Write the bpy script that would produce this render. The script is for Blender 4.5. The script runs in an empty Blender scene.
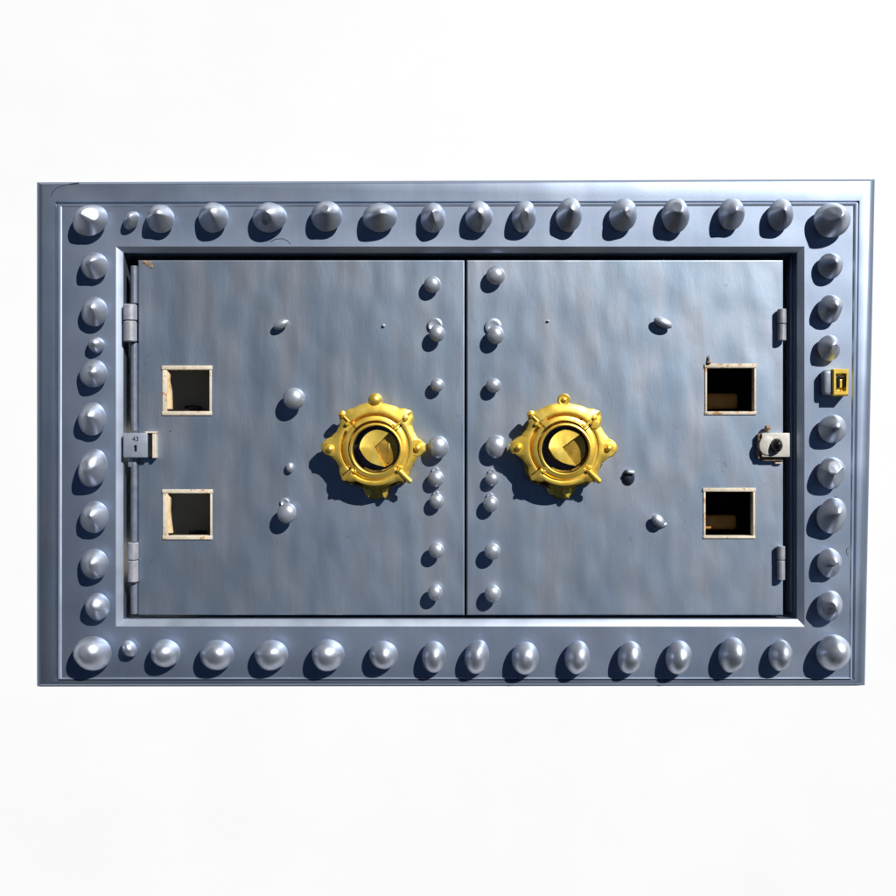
import bpy, bmesh, math, random
from mathutils import Vector, Matrix, noise
R = math.radians
random.seed(7)
S = 0.002            # metres per unit; the shapes below are written in units of 2 mm, origin at the hatch's middle
D = 1100.0           # camera distance in the same units
sc = bpy.context.scene
col = sc.collection

# ------------------------------------------------------------------ materials
def mat(name, base=(.5,.5,.5), metal=0.0, rough=.5, spec=.5):
    m = bpy.data.materials.new(name); m.use_nodes = True
    b = m.node_tree.nodes['Principled BSDF']
    b.inputs['Base Color'].default_value = (*base, 1)
    b.inputs['Metallic'].default_value = metal
    b.inputs['Roughness'].default_value = rough
    b.inputs['Specular IOR Level'].default_value = spec
    return m, m.node_tree.nodes, m.node_tree.links, b

def tex_noise(n, l, vec, scale, detail=4, rough=.55, dist=0.0):
    t = n.new('ShaderNodeTexNoise'); t.inputs['Scale'].default_value = scale
    t.inputs['Detail'].default_value = detail; t.inputs['Roughness'].default_value = rough
    t.inputs['Distortion'].default_value = dist
    l.new(vec, t.inputs['Vector']); return t.outputs['Fac']
def coords(n, l, sx=1, sy=1, sz=1):
    g = n.new('ShaderNodeNewGeometry'); mp = n.new('ShaderNodeMapping')
    mp.inputs['Scale'].default_value = (sx, sy, sz)
    l.new(g.outputs['Position'], mp.inputs['Vector']); return mp.outputs['Vector']
def ramp(n, l, fac, stops):
    r = n.new('ShaderNodeValToRGB'); e = r.color_ramp.elements
    while len(e) < len(stops): e.new(.5)
    for el, (p, c) in zip(e, stops): el.position = p; el.color = (*c, 1) if len(c) == 3 else c
    l.new(fac, r.inputs['Fac']); return r.outputs['Color']
def mix(n, l, fac, a, b, mode='MIX'):
    m = n.new('ShaderNodeMix'); m.data_type = 'RGBA'; m.blend_type = mode
    for sock, v in ((m.inputs['Factor'], fac), (m.inputs[6], a), (m.inputs[7], b)):
        if isinstance(v, (int, float)): sock.default_value = v
        elif isinstance(v, tuple): sock.default_value = (*v, 1)
        else: l.new(v, sock)
    return m.outputs[2]
def bump(n, l, h, strength, dist, prev=None):
    b = n.new('ShaderNodeBump'); b.inputs['Strength'].default_value = strength
    b.inputs['Distance'].default_value = dist; l.new(h, b.inputs['Height'])
    if prev is not None: l.new(prev, b.inputs['Normal'])
    return b.outputs['Normal']
def g(v): return (v, v, v)

def steel_frame():
    m, n, l, b = mat('painted_steel', metal=.95, rough=.5)
    v = coords(n, l, 1, 1, 1)
    a = tex_noise(n, l, v, 5, 5, .6)
    c = ramp(n, l, a, [(.3, (.25,.32,.44)), (.7, (.32,.38,.49))])
    st = ramp(n, l, tex_noise(n, l, coords(n, l, 22, 22, 3), 2.5, 6, .65), [(.42, g(0)), (.75, g(1))])
    c = mix(n, l, mix(n, l, .25, (0,0,0), st), c, (.40,.44,.52))
    spk = ramp(n, l, tex_noise(n, l, v, 160, 2, .5), [(.74, g(0)), (.79, g(1))])
    c = mix(n, l, spk, c, (.10,.07,.05))
    l.new(c, b.inputs['Base Color'])
    l.new(ramp(n, l, tex_noise(n, l, v, 9, 6, .65), [(.3, g(.46)), (.7, g(.50))]), b.inputs['Roughness'])
    nb = bump(n, l, tex_noise(n, l, v, 3.2, 2), .35, .02)
    nb = bump(n, l, tex_noise(n, l, v, 240, 3), .05, .0015, nb)
    l.new(nb, b.inputs['Normal']); return m
def steel_door(warm):
    m, n, l, b = mat('weathered_door_steel', metal=.93, rough=.5)
    v = coords(n, l, 1, 1, .42)
    w = tex_noise(n, l, v, 17, 1, .4, .15)
    c = ramp(n, l, w, [(.30, (.275,.36,.475)), (.48, (.315,.39,.495)), (.60, (.35,.41,.505)), (.76, (.38,.42,.495))])
    fine = tex_noise(n, l, coords(n, l, 1, 1, .06), 95, 6, .7)
    c = mix(n, l, ramp(n, l, fine, [(.45, g(0)), (.8, g(.5))]), c, (.44,.475,.53))
    big = ramp(n, l, tex_noise(n, l, coords(n, l, 1, 1, .6), 2.2, 3), [(.35, g(.86)), (.65, g(1.06))])
    c = mix(n, l, 1.0, c, big, 'MULTIPLY')
    r1 = ramp(n, l, tex_noise(n, l, coords(n, l, 1, 1, .13), 26, 4, .6, .3), [(.66, g(0)), (.74, g(warm))])
    c = mix(n, l, r1, c, (.40,.31,.24))
    vo = n.new('ShaderNodeTexNoise'); vo.inputs['Scale'].default_value = 7; vo.inputs['Detail'].default_value = 1.5; vo.inputs['Distortion'].default_value = 2.2
    l.new(coords(n, l, 1, 1, .8), vo.inputs['Vector'])
    scr = ramp(n, l, vo.outputs['Fac'], [(.4985, g(0)), (.500, g(.35)), (.5015, g(0))])
    msk = ramp(n, l, tex_noise(n, l, coords(n, l), 9, 2), [(.58, g(0)), (.64, g(1))])
    c = mix(n, l, mix(n, l, 1.0, scr, msk, 'MULTIPLY'), c, (.12,.14,.17))
    spk = ramp(n, l, tex_noise(n, l, coords(n, l), 130, 2, .5), [(.75, g(0)), (.80, g(1))])
    c = mix(n, l, spk, c, (.12,.07,.045))
    l.new(c, b.inputs['Base Color'])
    l.new(ramp(n, l, fine, [(.3, g(.50)), (.7, g(.45))]), b.inputs['Roughness'])
    nb = bump(n, l, tex_noise(n, l, coords(n, l, 1, 1, .5), 24, .5, .3, .1), .24, .009)
    nb = bump(n, l, tex_noise(n, l, coords(n, l, 1, 1, .3), 190, 4, .6), .08, .002, nb)
    l.new(nb, b.inputs['Normal']); return m
def simple_noise(name, c1, c2, metal, rough, scale=40, bs=.15, spots=None):
    m, n, l, b = mat(name, metal=metal, rough=rough)
    v = coords(n, l)
    c = ramp(n, l, tex_noise(n, l, v, scale, 5, .6), [(.35, c1), (.65, c2)])
    if spots:
        c = mix(n, l, ramp(n, l, tex_noise(n, l, v, spots[0], 4, .7), [(spots[1], g(0)), (spots[1]+.06, g(1))]), c, spots[2])
    l.new(c, b.inputs['Base Color'])
    l.new(ramp(n, l, tex_noise(n, l, v, scale*1.7, 5, .6), [(.3, g(max(rough-.07,.03))), (.7, g(rough+.08))]), b.inputs['Roughness'])
    l.new(bump(n, l, tex_noise(n, l, v, scale*2, 4), bs, .002), b.inputs['Normal']); return m
M_frame = steel_frame()
M_door = steel_door(.12)
M_edge = simple_noise('lit_edge_steel', (.38,.44,.55), (.43,.49,.60), .85, .46, 5, .05)  # paler than the frame: the edges' sunlit brightness is put into the colour
M_rivet = simple_noise('rivet_steel', (.42,.47,.57), (.50,.55,.65), .80, .44, 30, .12)
M_rivet2 = simple_noise('bright_rivet_steel', (.42,.47,.56), (.54,.58,.66), .68, .36, 40, .12)
M_hinge = simple_noise('hinge_steel', (.30,.32,.37), (.42,.42,.47), .4, .42, 60, .2, (90, .64, (.22,.13,.08)))
M_rod = simple_noise('dull_rod_steel', (.16,.19,.25), (.22,.25,.31), .5, .42, 50, .2)
M_dark = simple_noise('stub_shade_steel', (.03,.04,.065), (.05,.06,.09), .4, .35, 50, .1)  # near-black, paints the shadow on the stub below its lip
M_gold = simple_noise('polished_gold', (1.0,.66,.09), (1.0,.75,.16), .78, .37, 25, .10)
M_golddk = simple_noise('shaded_gold', (.60,.36,.05), (.74,.46,.08), .88, .34, 40, .15)  # darker copy of the gold, with the shade of recessed wheel parts painted in
M_cream = simple_noise('cream_timber', (.54,.47,.36), (.62,.57,.48), 0, .6, 70, .4, (60, .57, (.42,.22,.07)))
M_yellow = simple_noise('yellowed_timber', (.72,.50,.24), (.80,.66,.42), 0, .6, 60, .4, (50, .60, (.40,.20,.06)))
M_white = simple_noise('chipped_white_paint', (.42,.41,.38), (.52,.51,.47), 0, .45, 60, .3, (55, .62, (.28,.19,.10)))
M_grey = simple_noise('pale_grey_enamel', (.27,.31,.39), (.33,.37,.46), .3, .38, 50, .1)
M_black = simple_noise('black_enamel', (.008,.008,.010), (.02,.016,.014), 0, .18, 50, .1)
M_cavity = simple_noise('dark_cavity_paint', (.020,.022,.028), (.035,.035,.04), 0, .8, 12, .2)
M_olive = simple_noise('olive_board', (.60,.52,.38), (.68,.60,.44), 0, .8, 12, .2)
M_bar = simple_noise('brown_leather', (.62,.28,.06), (.74,.36,.08), 0, .6, 30, .3)
M_rust = simple_noise('rusty_iron', (.20,.12,.07), (.36,.25,.16), .1, .7, 120, .5)

# ------------------------------------------------------------------ mesh helpers (units of 2 mm)
# local frame: x right, z up, y away from the camera; so "out" (towards the camera) is -y
def link(name, bm, m, parent=None, smooth=False, origin=None):
    if origin is None:
        lo = [min(v.co[i] for v in bm.verts) for i in range(3)]; hi = [max(v.co[i] for v in bm.verts) for i in range(3)]
        origin = Vector([(a+b)/2 for a, b in zip(lo, hi)])
    origin = Vector(origin)
    for v in bm.verts: v.co = (v.co-origin)*S
    bmesh.ops.recalc_face_normals(bm, faces=bm.faces)
    me = bpy.data.meshes.new(name); bm.to_mesh(me); bm.free()
    if smooth is not False:
        for p in me.polygons: p.use_smooth = True
        if smooth is not True: me.set_sharp_from_angle(angle=R(smooth))
    me.materials.append(m)
    o = bpy.data.objects.new(name, me); col.objects.link(o)
    w = origin*S
    if parent is not None:
        o.parent = parent; w = w-WORLD[parent.name]
        WORLD[o.name] = origin*S
    else: WORLD[o.name] = origin*S
    o.location = w
    return o
WORLD = {}
def lab(o, t): o['label'] = t; return o
def P(px, py, y=0.0):           # photograph grid -> place; a thing set deeper in the hatch is as much larger as it is farther
    k = (D+y)/D
    return Vector(((px-448)*k, y, (448-py)*k))
def add_box(bm, lo, hi, bev=0, seg=2, rot=None):
    c = [(a+b)/2 for a, b in zip(lo, hi)]; d = [abs(b-a) for a, b in zip(lo, hi)]
    t = bmesh.new()
    r = bmesh.ops.create_cube(t, size=1, matrix=Matrix.Translation((0,0,0))@Matrix.Diagonal((*d, 1)))
    if bev: bmesh.ops.bevel(t, geom=t.edges[:], offset=bev, segments=seg, profile=.5, affect='EDGES')
    M = Matrix.Translation(c)
    if rot is not None: M = M@rot
    bmesh.ops.transform(t, matrix=M, verts=t.verts); merge(bm, t)
def merge(bm, t):
    me = bpy.data.meshes.new('tmp'); t.to_mesh(me); t.free(); bm.from_mesh(me); bpy.data.meshes.remove(me)
def boxpx(bm, x0, y0, x1, y1, ya, yb, bev=.6, seg=2):      # photo rectangle, from depth ya (front) to yb (back)
    a = P(x0, y1, ya); b = P(x1, y0, ya)
    add_box(bm, (a.x, ya, a.z), (b.x, yb, b.z), bev, seg)
def add_lathe(bm, prof, M, n=28):                           # prof: (radius, height); axis = local z of M
    t = bmesh.new(); rings = []
    for r, h in prof:
        if r < 1e-4: rings.append([t.verts.new((0,0,h))])
        else: rings.append([t.verts.new((r*math.cos(2*math.pi*i/n), r*math.sin(2*math.pi*i/n), h)) for i in range(n)])
    for A, B in zip(rings, rings[1:]):
        for i in range(n):
            j = (i+1) % n
            if len(A) == 1 and len(B) == 1: continue
            if len(A) == 1: t.faces.new((A[0], B[i], B[j]))
            elif len(B) == 1: t.faces.new((A[i], A[j], B[0]))
            else: t.faces.new((A[i], A[j], B[j], B[i]))
    bmesh.ops.transform(t, matrix=M, verts=t.verts); merge(bm, t)
OUT = Matrix.Rotation(R(90), 4, 'X')     # local z -> -y (towards the camera), local y -> z
def out_at(p): return Matrix.Translation(p)@OUT
def tube_along(a, b):
    a = Vector(a); b = Vector(b); q = (b-a).to_track_quat('Z', 'Y')
    return Matrix.Translation(a)@q.to_matrix().to_4x4(), (b-a).length
def add_rod(bm, a, b, r, n=18, cap=.35):
    M, L = tube_along(a, b); c = r*cap
    add_lathe(bm, [(0,0),(r-c,0),(r,c),(r,L-c),(r-c,L),(0,L)], M, n)
def rings_mesh(bm, rings, close_first=False, close_last=False):
    vs = [[bm.verts.new(c) for c in r] for r in rings]
    for A, B in zip(vs, vs[1:]):
        n = len(A)
        for i in range(n): bm.faces.new((A[i], A[(i+1) % n], B[(i+1) % n], B[i]))
    if close_first: bm.faces.new(vs[0])
    if close_last: bm.faces.new(vs[-1])
def plate_holes(bm, rect, holes, ya, yb, bev=1.0):
    x0, z0, x1, z1 = rect
    xs = sorted({x0, x1, *[h[0] for h in holes], *[h[2] for h in holes]}); zs = sorted({z0, z1, *[h[1] for h in holes], *[h[3] for h in holes]})
    t = bmesh.new(); V = {}
    def v(i, j, y):
        if (i, j, y) not in V: V[(i, j, y)] = t.verts.new((xs[i], y, zs[j]))
        return V[(i, j, y)]
    def solid(i, j):
        if i < 0 or j < 0 or i >= len(xs)-1 or j >= len(zs)-1: return False
        cx = (xs[i]+xs[i+1])/2; cz = (zs[j]+zs[j+1])/2
        return not any(h[0] < cx < h[2] and h[1] < cz < h[3] for h in holes)
    for i in range(len(xs)-1):
        for j in range(len(zs)-1):
            if not solid(i, j): continue
            for y in (ya, yb): t.faces.new((v(i,j,y), v(i+1,j,y), v(i+1,j+1,y), v(i,j+1,y)))
            for di, dj, e in ((-1,0,((i,j),(i,j+1))), (1,0,((i+1,j),(i+1,j+1))), (0,-1,((i,j),(i+1,j))), (0,1,((i,j+1),(i+1,j+1)))):
                if not solid(i+di, j+dj):
                    (a, b), (c, d) = e; t.faces.new((v(a,b,ya), v(c,d,ya), v(c,d,yb), v(a,b,yb)))
    bmesh.ops.recalc_face_normals(t, faces=t.faces)
    ed = [e for e in t.edges if all(abs(w.co.y-ya) < 1e-4 for w in e.verts) and any(abs(f.normal.y) < .5 for f in e.link_faces)
          and (all(abs(w.co.x-x0) < 1e-3 for w in e.verts) or all(abs(w.co.x-x1) < 1e-3 for w in e.verts) or all(abs(w.co.z-z0) < 1e-3 for w in e.verts) or all(abs(w.co.z-z1) < 1e-3 for w in e.verts))]
    bmesh.ops.bevel(t, geom=ed, offset=bev, segments=2, profile=.5, affect='EDGES')
    merge(bm, t)

# ------------------------------------------------------------------ hatch root
root = bpy.data.objects.new('steel_hatch', None); col.objects.link(root)
rb = P(448, 686, 0); root.location = rb*S; WORLD[root.name] = rb*S
root['label'] = 'wide blue-grey riveted steel hatch with two closed doors and golden handwheels, in white wall'
root['category'] = 'hatch'

# frame: nested outlines swept from the wall outwards and back into the opening
def quad(l, t, r, b, y, dx=0, dt=0):     # dx: how much the bottom right corner sits in; dt: how much top right is higher
    pts = ((l, t), (r, t-dt), (r-dx, b), (l, b+dt*.3)); return [P(px, py, 0)+Vector((0, y, 0)) for px, py in pts]
bm = bmesh.new()
rings_mesh(bm, [
    quad(37, 182, 875, 685, 30, 10, 3), quad(37, 182, 875, 685, 0.4, 10, 3),
    quad(38.2, 182.8, 874, 684, -.8, 10, 3), quad(42.5, 185, 869, 682.6, -3, 9.5, 3),
    quad(43.5, 185.8, 868, 682.0, -3.2, 9.5, 3),
    quad(56, 202.4, 858.5, 679.6, -3.2, 5, 1), quad(57, 203.4, 857.3, 679.0, -1.2, 5, 1), quad(58, 204.2, 856.4, 678.6, -1.4, 5, 1),
    quad(59.4, 205.2, 855, 678.1, -4.4, 4.5, 1), quad(61, 206.2, 853.5, 677.4, -4.2, 4.5, 1), quad(63, 207.6, 852, 676.6, -3, 4, 1),
    quad(116.5, 247, 803.5, 626, -3, 0, 0), quad(117.6, 248, 802.6, 625, -2.4, 0, 0),
    quad(122.6, 252, 798, 619.6, .6, 0, 0), quad(123.2, 252.6, 797.4, 619.0, 1.4, 0, 0), quad(123.2, 252.6, 797.4, 619.0, 60, 0, 0)])
frame = link('frame', bm, M_frame, root, 30)
frame.data.materials.append(M_edge)
for p in frame.data.polygons:        # opening's edge and bead get the paler steel, sunlit brightness painted in
    if p.index//4 in (11, 12, 13, 9): p.material_index = 1

# hollow body behind the doors
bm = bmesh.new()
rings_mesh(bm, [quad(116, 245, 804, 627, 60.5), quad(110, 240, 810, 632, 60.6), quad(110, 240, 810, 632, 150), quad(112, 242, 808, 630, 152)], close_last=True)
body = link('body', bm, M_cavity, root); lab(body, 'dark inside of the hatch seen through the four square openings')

# ------------------------------------------------------------------ rivets
def dome(bm, p, rx, rz, h, tilt=0.0, seed=0, facets=2, skirt=.0, amp=.04, px_=1.9, pw_=.66):
    rnd = random.Random(seed*31+5)
    t = bmesh.new(); N, K = 64, 26
    ax, az = rnd.uniform(-.06, .16), rnd.uniform(.0, .18)
    cuts = []
    for _ in range(facets):
        a = rnd.choice([rnd.uniform(-1.2, -.3), rnd.uniform(2.0, 2.9), rnd.uniform(-2.6, -1.7)])
        cuts.append((math.cos(a), math.sin(a), rnd.uniform(.74, .92), rnd.uniform(.40, .62)))
    fa = R(rnd.uniform(-165, -60)); fk = rnd.uniform(.45, .75) if facets and rx > 9 else 0; fo = rnd.uniform(-.05, .22); fc = rnd.uniform(-.5, .5)
    def hh(x, z):
        r = min(math.hypot(x, z), 1)
        f = (1-r**px_)**pw_
        for cx, cz, off, k in cuts:
            d = (x*cx+z*cz)*k; pl = off+.28-d-k*.22
            e = .02; m = min(f, pl); f = m-max(0, e-abs(f-pl))**2/(4*e)
        sd = x*math.cos(fa)+z*math.sin(fa)-fo; td = -x*math.sin(fa)+z*math.cos(fa)
        f *= 1-fk*max(0, sd-fc*td*td)     # a ridge where the head was hammered to one side
        f += amp*noise.noise(Vector((x*1.6+seed*3.1, z*1.6, seed)))*(1-r)
        return max(f, 0)
    top = None; prev = None; c, s = math.cos(R(tilt)), math.sin(R(tilt))
    def tr(x, z, y):
        # apex leans a little
        x2 = (x+ax*y)*rx; z2 = (z+az*y)*rz
        return (p[0]+x2*c-z2*s, p[1]-skirt-y*h, p[2]+x2*s+z2*c)
    for k in range(K+1):
        u = math.sin(k/K*math.pi/2)
        if k == 0: ring = [t.verts.new(tr(0, 0, hh(0, 0)))]
        else:
            ring = []
            for i in range(N):
                a = 2*math.pi*i/N; q = 1+.05*noise.noise(Vector((math.cos(a)*1.2, math.sin(a)*1.2, seed*1.7)))
                x, z = u*math.cos(a), u*math.sin(a)
                ring.append(t.verts.new(tr(x*q, z*q, hh(x, z) if k < K else 0)))
        if prev:
            for i in range(N):
                j = (i+1) % N
                if len(prev) == 1: t.faces.new((prev[0], ring[i], ring[j]))
                else: t.faces.new((prev[i], prev[j], ring[j], ring[i]))
        prev = ring
    base = prev
    if skirt < 1: prof = [(1, .6)]
    else: prof = [(.99, -skirt+.8), (.93, -skirt+1.6), (.72, -skirt+2.0), (.68, .6)]
    for f_, y_ in prof:
        ring = [t.verts.new((p[0]+(v.co.x-p[0])*f_, p[1]+y_, p[2]+(v.co.z-p[2])*f_)) for v in base]
        for i in range(N): t.faces.new((prev[i], prev[(i+1) % N], ring[(i+1) % N], ring[i]))
        prev = ring
    bmesh.ops.recalc_face_normals(t, faces=t.faces)
    merge(bm, t)

F = [ # x, y, rx, ry, tilt of every rivet on the frame
 (91,221,18,15,-25),(131,220,7,10,28),(161,219,14,14,0),(214,217.8,15,15,0),(270,217.8,17,14.5,-8),(327,216.8,15.5,15,0),(380,217.8,17,14.5,-5),
 (433,218,12.5,15,0),(479,217,13.5,15.5,0),(524,217,12,16,5),(569,215.5,13,17,6),(623,215.5,14,16.5,10),(675,216,14,17,0),(731,214.5,13,16,5),(780,215,12.5,16,10),(831,221,18,17,0),
 (95,266,13.5,13.5,0),(95,312,13,14.5,0),(96,344.6,8,8,0),(94,373.5,14,14,0),(93,419,14,16.5,0),(94,468,14,19,12),(95,517,14,16,12),(95,564,14,15,0),(98,606.5,12,13.5,0),
 (94,652.5,18.5,17,0),(129,649,7,9,-28),(166,653,14.5,14,0),(217.6,654.5,17,15,0),(272,654.5,16.5,15,-10),(328.5,654.5,16,16,0),(383.7,654.5,14,14,0),
 (434,656.5,12,16,0),(477,656.5,12,17,10),(525,657.5,13.5,16.5,8),(577,657,12.5,16.5,6),(629.6,657,12,16.5,10),(678,657,12.5,17,8),(731,654.5,13,17.5,8),(780,655,11.5,15.5,5),(832,652,16.5,18,15),
 (830,266,12,13,5),(829.5,309,11.5,14,5),(828.7,348,11,13,0),(832,429,14,14,0),(830.5,473,13.5,16,10),(831,515.5,14.5,18,18),(829,562.5,12,14.5,5),(829,605.5,12.5,15,10)]
for k, (x, y, rx, ry, tl) in enumerate(F):
    bm = bmesh.new(); r = (rx+ry)/2
    c = P(x, y, -3); dome(bm, (c.x*.995, -3, c.z*.995), rx, ry, r*(1.15 if r > 9 else 1.2), -tl, k+1, 0 if y > 640 else (1+k % 2 if r > 9 else 1), r*.5, .05, *((2.0, .62) if y > 640 else (1.65, .80) if (k*7) % 3 or y < 240 else (1.9, .66)))
    o = link('rivet', bm, M_rivet, frame, 50)
    if r < 9: lab(o, 'small rivet between the large ones')

# creases and small scars on the frame
def ribbon(bm, pts, y, w, h=.35):
    q = [P(a, b, 0) for a, b in pts]
    for a, b in zip(q, q[1:]): add_rod(bm, (a.x, y, a.z), (b.x, y, b.z), w, 6, .1)
bm = bmesh.new(); ribbon(bm, [(52.3,197),(54,192.5),(58,188.8),(65,186),(72,184.6),(80,183.6)], -2.9, .45)
lab(link('seam', bm, M_black, frame), 'thin curved crack across the top left corner')
bm = bmesh.new(); ribbon(bm, [(271,242.5),(276,239.8),(283,239.2),(288,241.6),(291,245)], -2.8, .4); link('seam', bm, M_black, frame)
for pts in ([(833.5,496),(837,499.5),(837.6,503),(835,506)], [(847.5,547),(845.4,549.5),(845.6,553.5),(847.2,555)]):
    bm = bmesh.new(); ribbon(bm, pts, -2.95, .3); link('scratch', bm, M_black, frame)

# ------------------------------------------------------------------ doors
YD = 3.5                                        # face of the doors, a little behind the frame's face
def rectpx(x0, y0, x1, y1, y):
    a = P(x0, y1, y); b = P(x1, y0, y); return (a.x, a.z, b.x, b.z)
wins = {0: [(162.5,366.5,211,414), (163,490.5,211,538.5)], 1: [(705.5,364.5,756,413.5), (704,489,755,537.5)]}
doors = []
for k, (x0, x1) in enumerate(((138, 464.6), (466.6, 783.3))):
    bm = bmesh.new()
    plate_holes(bm, rectpx(x0, 260, x1, 615.3, YD), [rectpx(*w, YD) for w in wins[k]], YD, YD+14, 1.3)
    d = link('door', bm, M_door, root); doors.append(d)
lab(doors[0], 'left door leaf with a grey latch plate'); lab(doors[1], 'right door leaf with a chipped white latch')
def sash(bm, x0, y0, x1, y1, t, y=YD):          # t: widths left, top, right, bottom
    l, tp, r, b = t; f = y-1.6; bk = y+9
    o = rectpx(x0, y0, x1, y1, f); i = rectpx(x0+l, y0+tp, x1-r, y1-b, f)
    add_box(bm, (o[0], f, i[3]), (o[2], bk, o[3]), .5)           # head
    add_box(bm, (o[0]+.3, f+.3, o[1]), (o[2]-.3, bk, i[1]), .5)          # sill
    add_box(bm, (o[0]+.6, f+.6, i[1]-.2), (i[0], bk, i[3]+.2), .5)
    add_box(bm, (i[2], f+.6, i[1]-.2), (o[2]-.6, bk, i[3]+.2), .5)
S_ = [(0, (161.5,365.5,212,415.2), (5.4,4.2,2.8,4)), (0, (162,489.5,212.5,539.6), (5.6,3.8,2.6,4)),
      (1, (704.6,363.6,757,414.6), (2.6,4.2,2.6,3.2)), (1, (703,488,756,538.6), (2.8,3.6,2.8,2.8))]
for k, r, t in S_:
    bm = bmesh.new(); sash(bm, *r, t)
    o = link('opening_frame', bm, M_cream, doors[k], 30)
# splinters of old timber on the left openings, a spike on the upper right one
for (x, y, h) in ((168.6, 371, 20), (169.2, 495, 34)):
    bm = bmesh.new(); a = P(x-1.2, y, YD); 
    t = [(a.x, a.z), (a.x+2.0, a.z-3), (a.x+1.6, a.z-h*.5), (a.x+3.6, a.z-h), (a.x+4.2, a.z-38), (a.x, a.z-38)]
    rings_mesh(bm, [[Vector((q[0], YD-.9, q[1])) for q in t], [Vector((q[0], YD+5, q[1])) for q in t]], True, True)
    link('splinter', bm, M_yellow, doors[0])
bm = bmesh.new(); a = P(708.6, 363, YD)
add_lathe(bm, [(0,-1),(2.6,0),(2.2,1.2),(.9,2),(1.3,3.5),(.6,5),(.9,6),(0,9)], Matrix.Translation((a.x, YD-2, a.z)), 10)
link('screw', bm, M_rust, doors[1], 40)

# things of the hatch seen through the openings
for (x0, y0, x1, y1) in ((690,393,738.5,409), (688,515,737,530)):
    bm = bmesh.new(); y = 46; a = P(x0, y1, y); b = P(x1, y0, y)
    add_box(bm, (a.x, y, a.z), (b.x, y+10, b.z), 3.8, 4)
    lab(link('lock_bar', bm, M_bar, root, 40), 'brown round-ended bar seen through a right opening')
bm = bmesh.new(); boxpx(bm, 146, 300, 300, 600, 66, 69, .5); link('lining_board', bm, M_olive, root)
for (x0, y0, x1, y1, n) in ((184,405.5,199,412,1), (186,531,204,536,0)):
    bm = bmesh.new(); boxpx(bm, x0, y0, x1, y1, 46, 60, 1.2)
    if n: boxpx(bm, x0-12, y0+3.5, x1+2, y1+2, 44, 64, 1)
    link('bolt_case', bm, M_black, root)

# ---- studs on the doors
def stud(bm, x, y, r, neck=5, nr=.62, ry=None, tilt=0, hd=.95, seed=0):
    ry = ry or r; c = P(x, y, YD)
    M = Matrix.Translation((c.x, YD, c.z))@Matrix.Rotation(-R(tilt), 4, 'Y')@Matrix.Diagonal((1, 1, ry/r, 1))@OUT
    h = neck; pr = [(r*nr*1.1, -.5), (r*nr, .6), (r*nr, h*.7), (r*.86, h)]
    for q in range(9):
        a = q/8*math.pi/2; pr.append((r*math.cos(a)**.9 if q < 8 else 0, h+r*.22+r*hd*math.sin(a)))
    add_lathe(bm, pr, M, 26)
def capped(bm, x, y, r):          # thin worn ring above the head
    c = P(x, y, YD); M = out_at((c.x, YD, c.z))
    add_lathe(bm, [(r*.5,-.5),(r,0),(r,2.2),(r*.8,3),(r*.55,2.4),(0,2.0)], M, 22)
col0 = [(432.5,285.5,8.5,4),(437,334.5,7.8,7),(437.3,385.5,6.8,5),(438.2,447,10.5,5),(436,478.5,8.2,4),(436.6,501,7.2,5),(436.6,549.5,7.8,8),(435.4,591.5,7.5,8)]
col1 = [(495.5,276.5,9.5,4),(495.2,335.8,8.6,6),(493.3,386,7.4,5),(496,446.8,11,4),(491.8,478.8,7,4),(490.4,503.5,7.6,6),(492,550.5,8.2,8),(492.5,592.5,8.2,8)]
for k, cc in enumerate((col0, col1)):
    for i, (x, y, r, nk) in enumerate(cc):
        bm = bmesh.new(); stud(bm, x, y, r, nk, .66, r*(1.08 if i % 2 else 1.0), 0, .8)
        if i == 1: capped(bm, x-2, y-9, r*.95)
        if i in (4, 5): capped(bm, x-.5, y-r*.9, r*.5)
        o = link('rivet', bm, M_rivet2, doors[k], 45)
sc0 = [(281.5,325,8,3,.6,4.6,24,.5),(295.5,399,11,8,.42,11,0,.8),(290.2,467.5,4,2,.7,5,0,.8),(288.5,512.5,9.5,9,.4,10.5,-20,.8)]
sc1 = [(662,323.5,10,3,.5,4.6,-24,.5),(657,520.5,7.5,4,.5,5.2,-42,.6)]
for k, cc in enumerate((sc0, sc1)):
    for (x, y, r, nk, nr, ry, tl, hd) in cc:
        bm = bmesh.new(); stud(bm, x, y, r, nk, nr, ry, tl, hd)
        if (x, y) == (288.5, 512.5): capped(bm, x-3.5, y-10, 4.5)
        if (x, y) == (657, 520.5):
            c = P(660, 526.5, YD); add_box(bm, (c.x-7, YD-3.5, c.z-1.5), (c.x+7, YD+.5, c.z+1.5), 1, 2, Matrix.Rotation(R(-24), 4, 'Y'))
        lab(link('stud', bm, M_rivet2, doors[k], 45), 'stray stud on the open field of the door')
bm = bmesh.new(); c = P(628.3, 477.3, YD)                 # stub body coloured dark to stand for the shadow under its bright lip
dome(bm, (c.x, YD, c.z), 6.4, 8, 5, 4, 91, 0, .4)
db = link('stud', bm, M_dark, doors[1], 45); lab(db, 'short stub painted dark as its shadow, with bright lip, right of the right handwheel')
bm = bmesh.new(); add_box(bm, (c.x-3, YD-8.5, c.z+3.2), (c.x+5.4, YD-2, c.z+7.2), 1.8, 3, Matrix.Rotation(R(8), 4, 'Y')); link('lip', bm, M_rivet2, doors[1], 45)
for k, x, y in ((0, 383.7, 325.7), (1, 548, 321)):
    bm = bmesh.new(); stud(bm, x, y, 1.7, .6, .8, 1.6 if k == 0 else 1.0); link('stud', bm, M_white, doors[k], 45)

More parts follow.
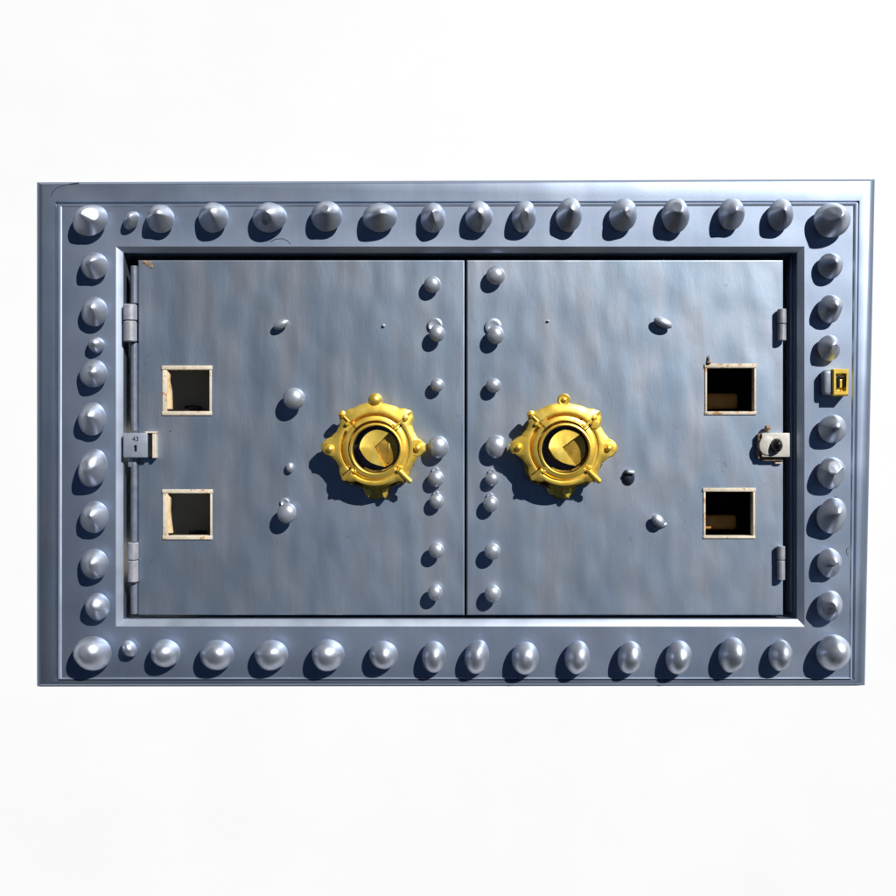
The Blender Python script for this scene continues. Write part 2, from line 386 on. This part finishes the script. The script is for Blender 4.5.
# ---- hinges
def knuckle(bm, x0, y0, x1, y1, ym, yc, rr=None):
    a = P(x0, y0, yc); b = P(x1, y1, yc); r = (b.x-a.x)/2; cx = (a.x+b.x)/2; m = P(0, ym, yc).z
    add_rod(bm, (cx, yc, a.z), (cx, yc, m+.3), r, 22, .12); add_rod(bm, (cx, yc, m-.3), (cx, yc, b.z), r*.97, 22, .16)
for k, args in ((0, (123.5,304.5,137,342,321)), (0, (127.8,542.5,138.6,582,560)), (1, (777.6,309,786.2,341,324)), (1, (777,546,785,580,560))):
    bm = bmesh.new(); knuckle(bm, *args, -1)
    link('hinge', bm, M_hinge, doors[k], 40)
# rolled edge of the left door (hinge rod) and thin rod on the right
for (a, b) in ((266, 303.5), (343, 431), (459, 541.5), (583, 614)):
    bm = bmesh.new(); p = P(134.2, a, 3); q = P(134.2, b, 3); add_rod(bm, (p.x, 3, p.z), (q.x, 3, q.z), 3.5, 20, .1)
    link('hinge_rod', bm, M_rod, doors[0], 40)
bm = bmesh.new(); boxpx(bm, 790.6, 256, 792.4, 612, 14, 60, .3); link('rebate_strip', bm, M_frame, frame)
bm = bmesh.new()                                            # rust flake in the upper left corner
for (x, y, r) in ((148,263.5,3.4),(151,266.5,2.4),(144.5,262,2.2)):
    c = P(x, y, YD); dome(bm, (c.x, YD, c.z), r, r*.7, .9, 20, int(x), 0, .1)
lab(link('rust_flake', bm, M_rust, doors[0]), 'brown rust flakes on the top left corner of the door')

# ---- latch on the left door
bm = bmesh.new(); boxpx(bm, 123.2, 433, 147.2, 457.5, -6, 4, .7)
la = link('latch_plate', bm, M_grey, root, 30); lab(la, 'pale grey latch plate stamped 43 at the left door edge')
bm = bmesh.new(); boxpx(bm, 147.0, 434.5, 152.4, 457, -3.2, 4, .4); link('slot', bm, M_black, la)
bm = bmesh.new(); boxpx(bm, 152.2, 432.6, 155.4, 458, -4.6, 4, .4); boxpx(bm, 145, 431.4, 155.6, 433.2, -5.4, 3, .4); link('edge_strip', bm, M_cream, la)
def text(s, px, py, size, y, m, parent, rot=0):
    cu = bpy.data.curves.new('t', 'FONT'); cu.body = s; cu.size = size; cu.extrude = .25; cu.align_x = 'CENTER'; cu.align_y = 'CENTER'
    to = bpy.data.objects.new('t', cu); col.objects.link(to)
    dg = bpy.context.evaluated_depsgraph_get(); me = bpy.data.meshes.new_from_object(to.evaluated_get(dg))
    bm = bmesh.new(); bm.from_mesh(me); bpy.data.objects.remove(to); bpy.data.meshes.remove(me)
    c = P(px, py, y)
    bmesh.ops.transform(bm, matrix=Matrix.Translation((c.x, y, c.z))@OUT@Matrix.Rotation(rot, 4, 'Z'), verts=bm.verts)
    return link('number', bm, m, parent)
text('43', 135.6, 439, 6.6, -6.1, M_black, la)
bm = bmesh.new(); boxpx(bm, 134.4, 445, 136.8, 451.5, -6.4, -5, .3); boxpx(bm, 134.0, 446.2, 134.8, 447.4, -6.3, -5, .1); link('slit', bm, M_black, la)
bm = bmesh.new(); boxpx(bm, 128, 457.6, 136, 467, 0, 6, .6); link('bracket', bm, M_rivet, la, 30)

# ---- latch on the right door
bm = bmesh.new(); boxpx(bm, 762, 433, 790, 457, -6, 4, .8)
lb = link('latch_plate', bm, M_white, root, 30); lab(lb, 'chipped white latch plate with black knob at the right door edge')
bm = bmesh.new(); c = P(767, 445.5, -5)
M = Matrix.Translation((c.x, -5.4, c.z))@Matrix.Diagonal((.86, 1, 1, 1))@OUT
add_lathe(bm, [(9.5,-4),(9.8,0),(9.2,1.6),(7,2.2),(0,2.6)], M, 30); link('rose', bm, M_white, lb, 40)
bm = bmesh.new(); c = P(776.6, 445.6, -8)
dome(bm, (c.x, -7.2, c.z), 6, 7.2, 9, 0, 3, 1, .5); link('knob', bm, M_black, lb, 60)
bm = bmesh.new(); boxpx(bm, 758.2, 434, 761.9, 459, -3, 4, .8); boxpx(bm, 763, 457.2, 783, 461, -2, 4, .8); link('backing_strip', bm, M_rust, lb)
bm = bmesh.new(); c = P(766, 428.8, YD)
add_rod(bm, (c.x, -2, c.z-4), (c.x, -2, c.z-1), 2.0); add_rod(bm, (c.x, -2, c.z-1), (c.x, -2, c.z+3.2), 3.1); link('screw', bm, M_rust, lb, 40)
bm = bmesh.new(); boxpx(bm, 775, 459, 782, 464, 0, 4, .8); link('bracket', bm, M_cream, lb)

# ---- golden catch on the right side of the frame
bm = bmesh.new(); a = P(820, 395.6, -3); b = P(834, 370.5, -3)
add_box(bm, (a.x, -14, a.z), (b.x+1, -2.5, b.z), 3.5, 4)
gc = link('catch', bm, M_grey, root, 40); lab(gc, 'pale barrel catch with square golden face on the right side of the frame')
bm = bmesh.new(); a = P(832.2, 396.4, -3); b = P(848.0, 370.0, -3)
a.x *= .99; b.x *= .99
xm, zm = (a.x+b.x)/2, (a.z+b.z)/2; hx, hz = (b.x-a.x)/2, (b.z-a.z)/2
def rr(f, y, n=0): return [Vector((xm-hx*f, y, zm+hz*f)), Vector((xm+hx*f, y, zm+hz*f)), Vector((xm+hx*f*.93, y, zm-hz*f)), Vector((xm-hx*f, y, zm-hz*f))]
rings_mesh(bm, [rr(1,-2.5), rr(1,-16), rr(.9,-17.2), rr(.68,-17.2), rr(.58,-13), rr(.3,-13), rr(.2,-13)], close_last=True)
gf = link('face_plate', bm, M_gold, gc)
bm = bmesh.new(); add_box(bm, (xm-3.0, -16.2, zm-5.5), (xm-1.2, -12.8, zm+6), .3); add_box(bm, (xm-1.2, -16.1, zm+3.8), (xm+3.4, -12.8, zm+5.9), .3)
add_box(bm, (xm+1.9, -16.15, zm-5.2), (xm+3.5, -12.8, zm+3.8), .3); link('key_slot', bm, M_black, gc)
bm = bmesh.new(); add_box(bm, (xm-.9, -15.4, zm-5.2), (xm+1.7, -12.8, zm+3), .5); link('tongue', bm, M_gold, gc)

# ------------------------------------------------------------------ golden handwheels
tabL = [(90,44.5),(75,44.5),(60,45.5),(51,49),(45,51),(39,48.5),(31,42.5),(22,41.5),(13,42.5),(8,46.5),(4,50),(-4,50),(-8,47),(-13,43),(-24,41),(-34,41.5),(-41,44.5),(-48,44.5),(-58,39.5),(-90,38.5),(-118,38),(-129,43),(-136,45.5),(-143,44),(-152,40),(-160,41),(-168,44),(-173,50.5),(-178,53.5),(-184,53),(-189,50),(-194,44.5),(-202,41.5),(-212,41.5),(-220,46),(-226,48),(-233,46.5),(-241,44.5),(-255,45),(-270,44.5)]
tabR = [(90,44),(75,44),(60,45),(51,48.5),(45,50.5),(39,48),(30,42),(20,42.5),(12,45),(6,51),(1,53),(-4,53),(-9,50),(-14,44.5),(-24,40.5),(-35,41.5),(-42,45),(-49,44.5),(-59,39.5),(-90,38.5),(-118,38),(-129,43),(-136,45),(-143,43.5),(-152,40),(-164,42.5),(-170,46),(-175,52.5),(-180,54),(-185,53.5),(-190,49),(-196,43.5),(-206,41),(-213,41.5),(-220,46),(-227,47.5),(-234,45.5),(-242,44.5),(-255,44.5),(-270,44)]
def rad(tab, a):
    a = ((a+270) % 360)-270
    for (a0, r0), (a1, r1) in zip(tab, tab[1:]):
        if a1 <= a <= a0:
            t = (a-a0)/(a1-a0); t = t*t*(3-2*t)*.6+t*.4; return r0+(r1-r0)*t
    return tab[0][1]
def sect(a, lo, hi, soft=4):          # 1 inside the angular range lo..hi, soft ends
    a = (a-lo) % 360; w = (hi-lo) % 360
    return 0 if a > w else max(0, min(1, a/soft, (w-a)/soft))
def wheel(cx, cy, tab, door, mirror):
    c = P(cx, cy, YD); o = Vector((c.x*.985, YD, c.z*.985)); N = 180
    def pt(r, a, h): return Vector((o.x+r*math.cos(R(a)), YD-h, o.z+r*math.sin(R(a))))
    def rings(bm, fs):
        rings_mesh(bm, [[pt(*(f(i*360/N)[0], i*360/N, f(i*360/N)[1])) for i in range(N)] for f in fs])
    def groove(a): return max(sect(a, 48, 132), sect(a, 150, 214)) if not mirror else max(sect(a, 56, 124), sect(a, 140, 222))
    def lift(a):                       # the ring is made of overlapping quarter plates
        return 1.3*max(sect(a, 45, 135, 1.2), sect(a, 225, 315, 1.2))
    B = 22
    bm = bmesh.new()
    def st(r, h, g0=0, lf=1): return lambda a: (r, h-g0*groove(a)+lf*lift(a))
    def ed(off, h, lf=1): return lambda a: (rad(tab, a)-off, h+lf*lift(a))
    rings(bm, [ed(16, B-7, 0), ed(3, B-7, 0), ed(.8, B-6, 0), ed(0, B-3), ed(.5, B-1), ed(2, B), st(37.2, B+.9), st(34.8, B+1.4),
               st(34.0, B+1.2), st(33.7, B, 6), st(31.7, B, 6.4), st(30.8, B+1.8), st(29, B+2.6), st(26.6, B+2.8), st(26.2, B+1.2, 0, 0), st(25.8, 3, 0, 0)])
    w = link('handwheel', bm, M_gold, root, 34)
    lab(w, 'left golden handwheel with a pointed upper right lug' if not mirror else 'right golden handwheel with two round side lugs')
    # pedestal and rear plate
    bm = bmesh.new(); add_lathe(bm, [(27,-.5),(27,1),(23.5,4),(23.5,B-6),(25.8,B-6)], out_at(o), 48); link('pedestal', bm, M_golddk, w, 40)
    bm = bmesh.new(); oo = o+Vector((-1, 0, -1.5))
    ringsR = []
    for off, h in ((0, 3.5), (0, 6), (1, 6.8), (18, 6.8)):
        ringsR.append([Vector((oo.x+(42.5+2*math.cos(R(a*8))-off)*math.cos(R(a)), YD-h, oo.z+(42.5+2*math.cos(R(a*8))-off)*math.sin(R(a)))) for a in range(0, 360, 4)])
    rings_mesh(bm, [[v+Vector((0, 0, 0)) for v in ringsR[0]]]+ringsR[1:]); 
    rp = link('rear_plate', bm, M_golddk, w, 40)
    # collar round the hub well
    bm = bmesh.new(); ho = o+Vector((1.0, 0, -2.0))
    add_lathe(bm, [(25.8,B-1),(26.1,B+3.2),(25.4,B+4.4),(24.4,B+4.7),(23.5,B+4.1),(23.1,B+2),(22.9,4),(0,3.6)], out_at(ho), 64)
    link('collar', bm, M_gold, w, 34)
    # dark well floor + faceted hub
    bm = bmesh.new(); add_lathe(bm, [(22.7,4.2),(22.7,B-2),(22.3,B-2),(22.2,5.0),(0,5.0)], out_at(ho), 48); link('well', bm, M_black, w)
    bm = bmesh.new(); hc = ho+Vector((2.6, 0, .8)); r0 = 18.8
    def hp(x, z, h): return Vector((hc.x+x, YD-h, hc.z+z))
    def arc(a0, a1, n, h, rr=r0): return [hp(rr*math.cos(R(a0+(a1-a0)*i/n)), rr*math.sin(R(a0+(a1-a0)*i/n)), h if not callable(h) else h(a0+(a1-a0)*i/n)) for i in range(n+1)]
    def fan(bm, pts): bm.faces.new([bm.verts.new(p) for p in pts])
    def side(bm, pts):
        q = [Vector((p.x, YD-4, p.z)) for p in pts]
        for i in range(len(pts)-1): bm.faces.new([bm.verts.new(v) for v in (pts[i], pts[i+1], q[i+1], q[i])])
    # three tilted planes: upper left (bright), lower left band (bright), right sector (lower, dull)
    aU, aL = (58, -72) if not mirror else (50, -64)
    hinge = hp(-4 if not mirror else -5.5, 1.5, B+1.5)
    pU = hp(r0*math.cos(R(aU)), r0*math.sin(R(aU)), B-1.5); pL = hp(r0*math.cos(R(aL)), r0*math.sin(R(aL)), B-.5)
    aM = 178
    up = arc(aU, aM, 16, lambda a: B+1-2.2*math.sin((a-aU)/(aM-aU)*math.pi)+2*(a-aU)/(aM-aU)); lo = arc(aM, 360+aL, 14, lambda a: B+3+2.2*math.sin((a-aM)/(360+aL-aM)*math.pi)-3*(a-aM)/(360+aL-aM))
    cut = [lo[0]] + [lo[0].lerp(lo[-1], t)+Vector((-1.6, 0, -1.6))*math.sin(t*math.pi)*2.2 for t in (.2, .4, .6, .8)] + [lo[-1]]
    for i in range(len(up)-1): fan(bm, [hinge, up[i], up[i+1]])
    for i in range(len(cut)-1): fan(bm, [hinge, cut[i], cut[i+1]])
    side(bm, up); side(bm, cut); side(bm, [up[0], hinge, cut[-1]])
    bmesh.ops.remove_doubles(bm, verts=bm.verts, dist=.001)
    link('hub_wedge', bm, M_gold, w, 24)
    bm = bmesh.new()
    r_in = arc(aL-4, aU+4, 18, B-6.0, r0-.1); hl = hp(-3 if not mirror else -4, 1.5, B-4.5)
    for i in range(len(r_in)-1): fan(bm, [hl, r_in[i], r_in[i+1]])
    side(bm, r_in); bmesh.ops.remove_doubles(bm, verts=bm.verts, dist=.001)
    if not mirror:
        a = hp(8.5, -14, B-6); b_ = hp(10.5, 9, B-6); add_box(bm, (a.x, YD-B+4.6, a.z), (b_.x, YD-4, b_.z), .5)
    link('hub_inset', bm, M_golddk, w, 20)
    # bolts on the lugs
    def bolt(a, r, R0, h, k=1.0):
        bm = bmesh.new(); p = pt(r, a, h)
        add_lathe(bm, [(R0*1.35,-2.5),(R0*1.35,0),(R0*1.15,.9),(R0*.8,.6),(R0*.8,1.2),(R0*.85,2.2*k),(R0*.6,3.6*k),(R0*.25,4.3*k),(0,4.3*k)], out_at(p), 24)
        link('bolt', bm, M_gold, w, 38)
    bolt(-178 if not mirror else -180, 44.5 if not mirror else 45, 4.0, B); bolt(-1, 41.5 if not mirror else 43.5, 4.0, B)
    # top knob on a short neck
    bm = bmesh.new(); p = pt(46.8, 90, B-2)
    if not mirror: add_lathe(bm, [(0,-7),(4,-6.5),(6.4,-3),(6.9,0),(6.4,2.8),(4.6,5.2),(2,6.3),(0,6.5)], out_at(p), 28)
    else: add_lathe(bm, [(0,-7),(5.5,-6),(6.3,-2),(6.3,2),(5.4,3.4),(4.0,3.2),(3.6,2.2),(2.6,2.2),(2.4,4.2),(1.2,5),(0,5)], out_at(p), 28)
    link('knob', bm, M_gold, w, 40)
    # radial clamps at the quarters
    for a, r1, r2, q in ((135, 35, 46, 1.1), (45, 27, 41, 1.3), (-135, 30, 45.5, 2.0), (-44, 31, 50, 2.7)):
        bm = bmesh.new(); up_ = a > 0
        add_rod(bm, pt(r1, a, B+(2.2 if up_ else 2.4)), pt(r2, a, B+(.4 if up_ else -.6)), q, 16, .7)
        if up_: add_lathe(bm, [(0,-9),(3.2,-8),(3.9,-1),(3.5,1.6),(2.2,2.2),(1.9,1.5),(1.4,3.2),(0,3.6)], out_at(pt(r2, a, B)), 20)
        add_lathe(bm, [(1.9,-2),(1.9,1.0),(1.2,1.9),(0,1.9)], out_at(pt(r1+1, a+5, B+2.6)), 12)
        if mirror and a == 45:
            add_lathe(bm, [(4.4,-1),(4.4,1.6),(3.4,2.6),(0,2.8)], out_at(pt(38, 36, B)), 20)
        link('clamp', bm, M_gold, w, 38)
        bm = bmesh.new(); sd = 4.6
        add_rod(bm, pt(r1-.5, a-sd-1.2, B+2.7), pt(35, a-sd, B+1.0), .7, 8); add_rod(bm, pt(35, a-sd, B+1.0), pt(r2-4, a-sd, B+.2), .6, 8)
        link('joint', bm, M_black, w)
    # foot below the ring, two bright lobes
    for dx, wd, ln in (((-7.5, 5.2, 9.5), (8.5, 4.6, 10.5)) if not mirror else ((-11, 5.0, 7.0), (4.5, 5.2, 10.5))):
        bm = bmesh.new(); z0 = o.z-40.5
        t = [(-wd, 0), (wd*.8, 0), (wd*.7, -ln*.6), (wd*.2, -ln), (-wd*.3, -ln*.9), (-wd*.85, -ln*.45)]
        rings_mesh(bm, [[Vector((o.x+dx+x, YD-2, z0+z)) for x, z in t], [Vector((o.x+dx+x, YD-9, z0+z)) for x, z in t], [Vector((o.x+dx+x*.6, YD-11.5, z0+z*.8-.6)) for x, z in t]], False, True)
        link('foot', bm, M_gold, w, 30)
    bm = bmesh.new(); add_lathe(bm, [(15,-.5),(15,2),(13,7),(0,7)], out_at(o+Vector((0,0,-37))), 36); link('foot_block', bm, M_golddk, w, 40)
    return w
wheel(375.5, 447.5, tabL, 0, False)
wheel(563.5, 447.5, tabR, 1, True)

# ------------------------------------------------------------------ white wall with the opening the hatch sits in
m, n, l, b = mat('white_render', rough=.5, spec=.4)
v = coords(n, l)
l.new(ramp(n, l, tex_noise(n, l, v, 3, 5, .6), [(.3, (.74,.76,.79)), (.7, (.77,.785,.81))]), b.inputs['Base Color'])
l.new(bump(n, l, tex_noise(n, l, coords(n, l, .3, 1, 1), 25, 4), .05, .004), b.inputs['Normal'])
M_wall = m
bm = bmesh.new()
def ring(x0, z0, x1, z1, y): return [Vector(q) for q in ((x0,y,z1),(x1,y,z1),(x1,y,z0),(x0,y,z0))]
inner = [q+Vector((0, .8, 0)) for q in quad(37.4, 182.4, 874.6, 684.6, 0, 10, 3)]
inner2 = [q+Vector((0, 170, 0)) for q in quad(37.4, 182.4, 874.6, 684.6, 0, 10, 3)]
rings_mesh(bm, [ring(-2200,-1600,2200,1800,175), ring(-2200,-1600,2200,1800,.8), inner, inner2, ring(-2190,-1590,2190,1790,174)])
wall = link('backdrop', bm, M_wall, None); wall['kind'] = 'structure'; wall['label'] = 'plain white wall around the steel hatch'

# ------------------------------------------------------------------ light
sv = Vector((.73, -1.0, .87)).normalized()      # direction towards the sun
el = math.asin(sv.z); az = math.atan2(sv.x, sv.y)
w = bpy.data.worlds.new('World'); sc.world = w; w.use_nodes = True
nt = w.node_tree; sky = nt.nodes.new('ShaderNodeTexSky'); sky.sky_type = 'NISHITA'; sky.sun_disc = False
sky.sun_elevation = el; sky.sun_rotation = az; sky.air_density = .12; sky.dust_density = 0; sky.altitude = 5000; sky.ozone_density = 1.0
bg = nt.nodes['Background']; bg.inputs['Strength'].default_value = .05; nt.links.new(sky.outputs[0], bg.inputs['Color'])
sun = bpy.data.lights.new('sun', 'SUN'); sun.energy = 5; sun.angle = R(.5); sun.color = (1, .965, .91)
so = bpy.data.objects.new('sun', sun); col.objects.link(so); so.rotation_euler = sv.to_track_quat('Z', 'Y').to_euler(); so.location = sv*6

cam = bpy.data.cameras.new('camera'); co = bpy.data.objects.new('camera', cam); col.objects.link(co)
co.location = (0, -D*S, 0); co.rotation_euler = (R(90), 0, 0)
cam.sensor_width = 36; cam.lens = 18/(448/D); cam.clip_end = 200; cam.clip_start = .05
sc.camera = co
sc.render.engine = 'CYCLES'
sc.view_settings.view_transform = 'Standard'; sc.view_settings.look = 'None'; sc.view_settings.gamma = 1
sc.view_settings.exposure = 0.3
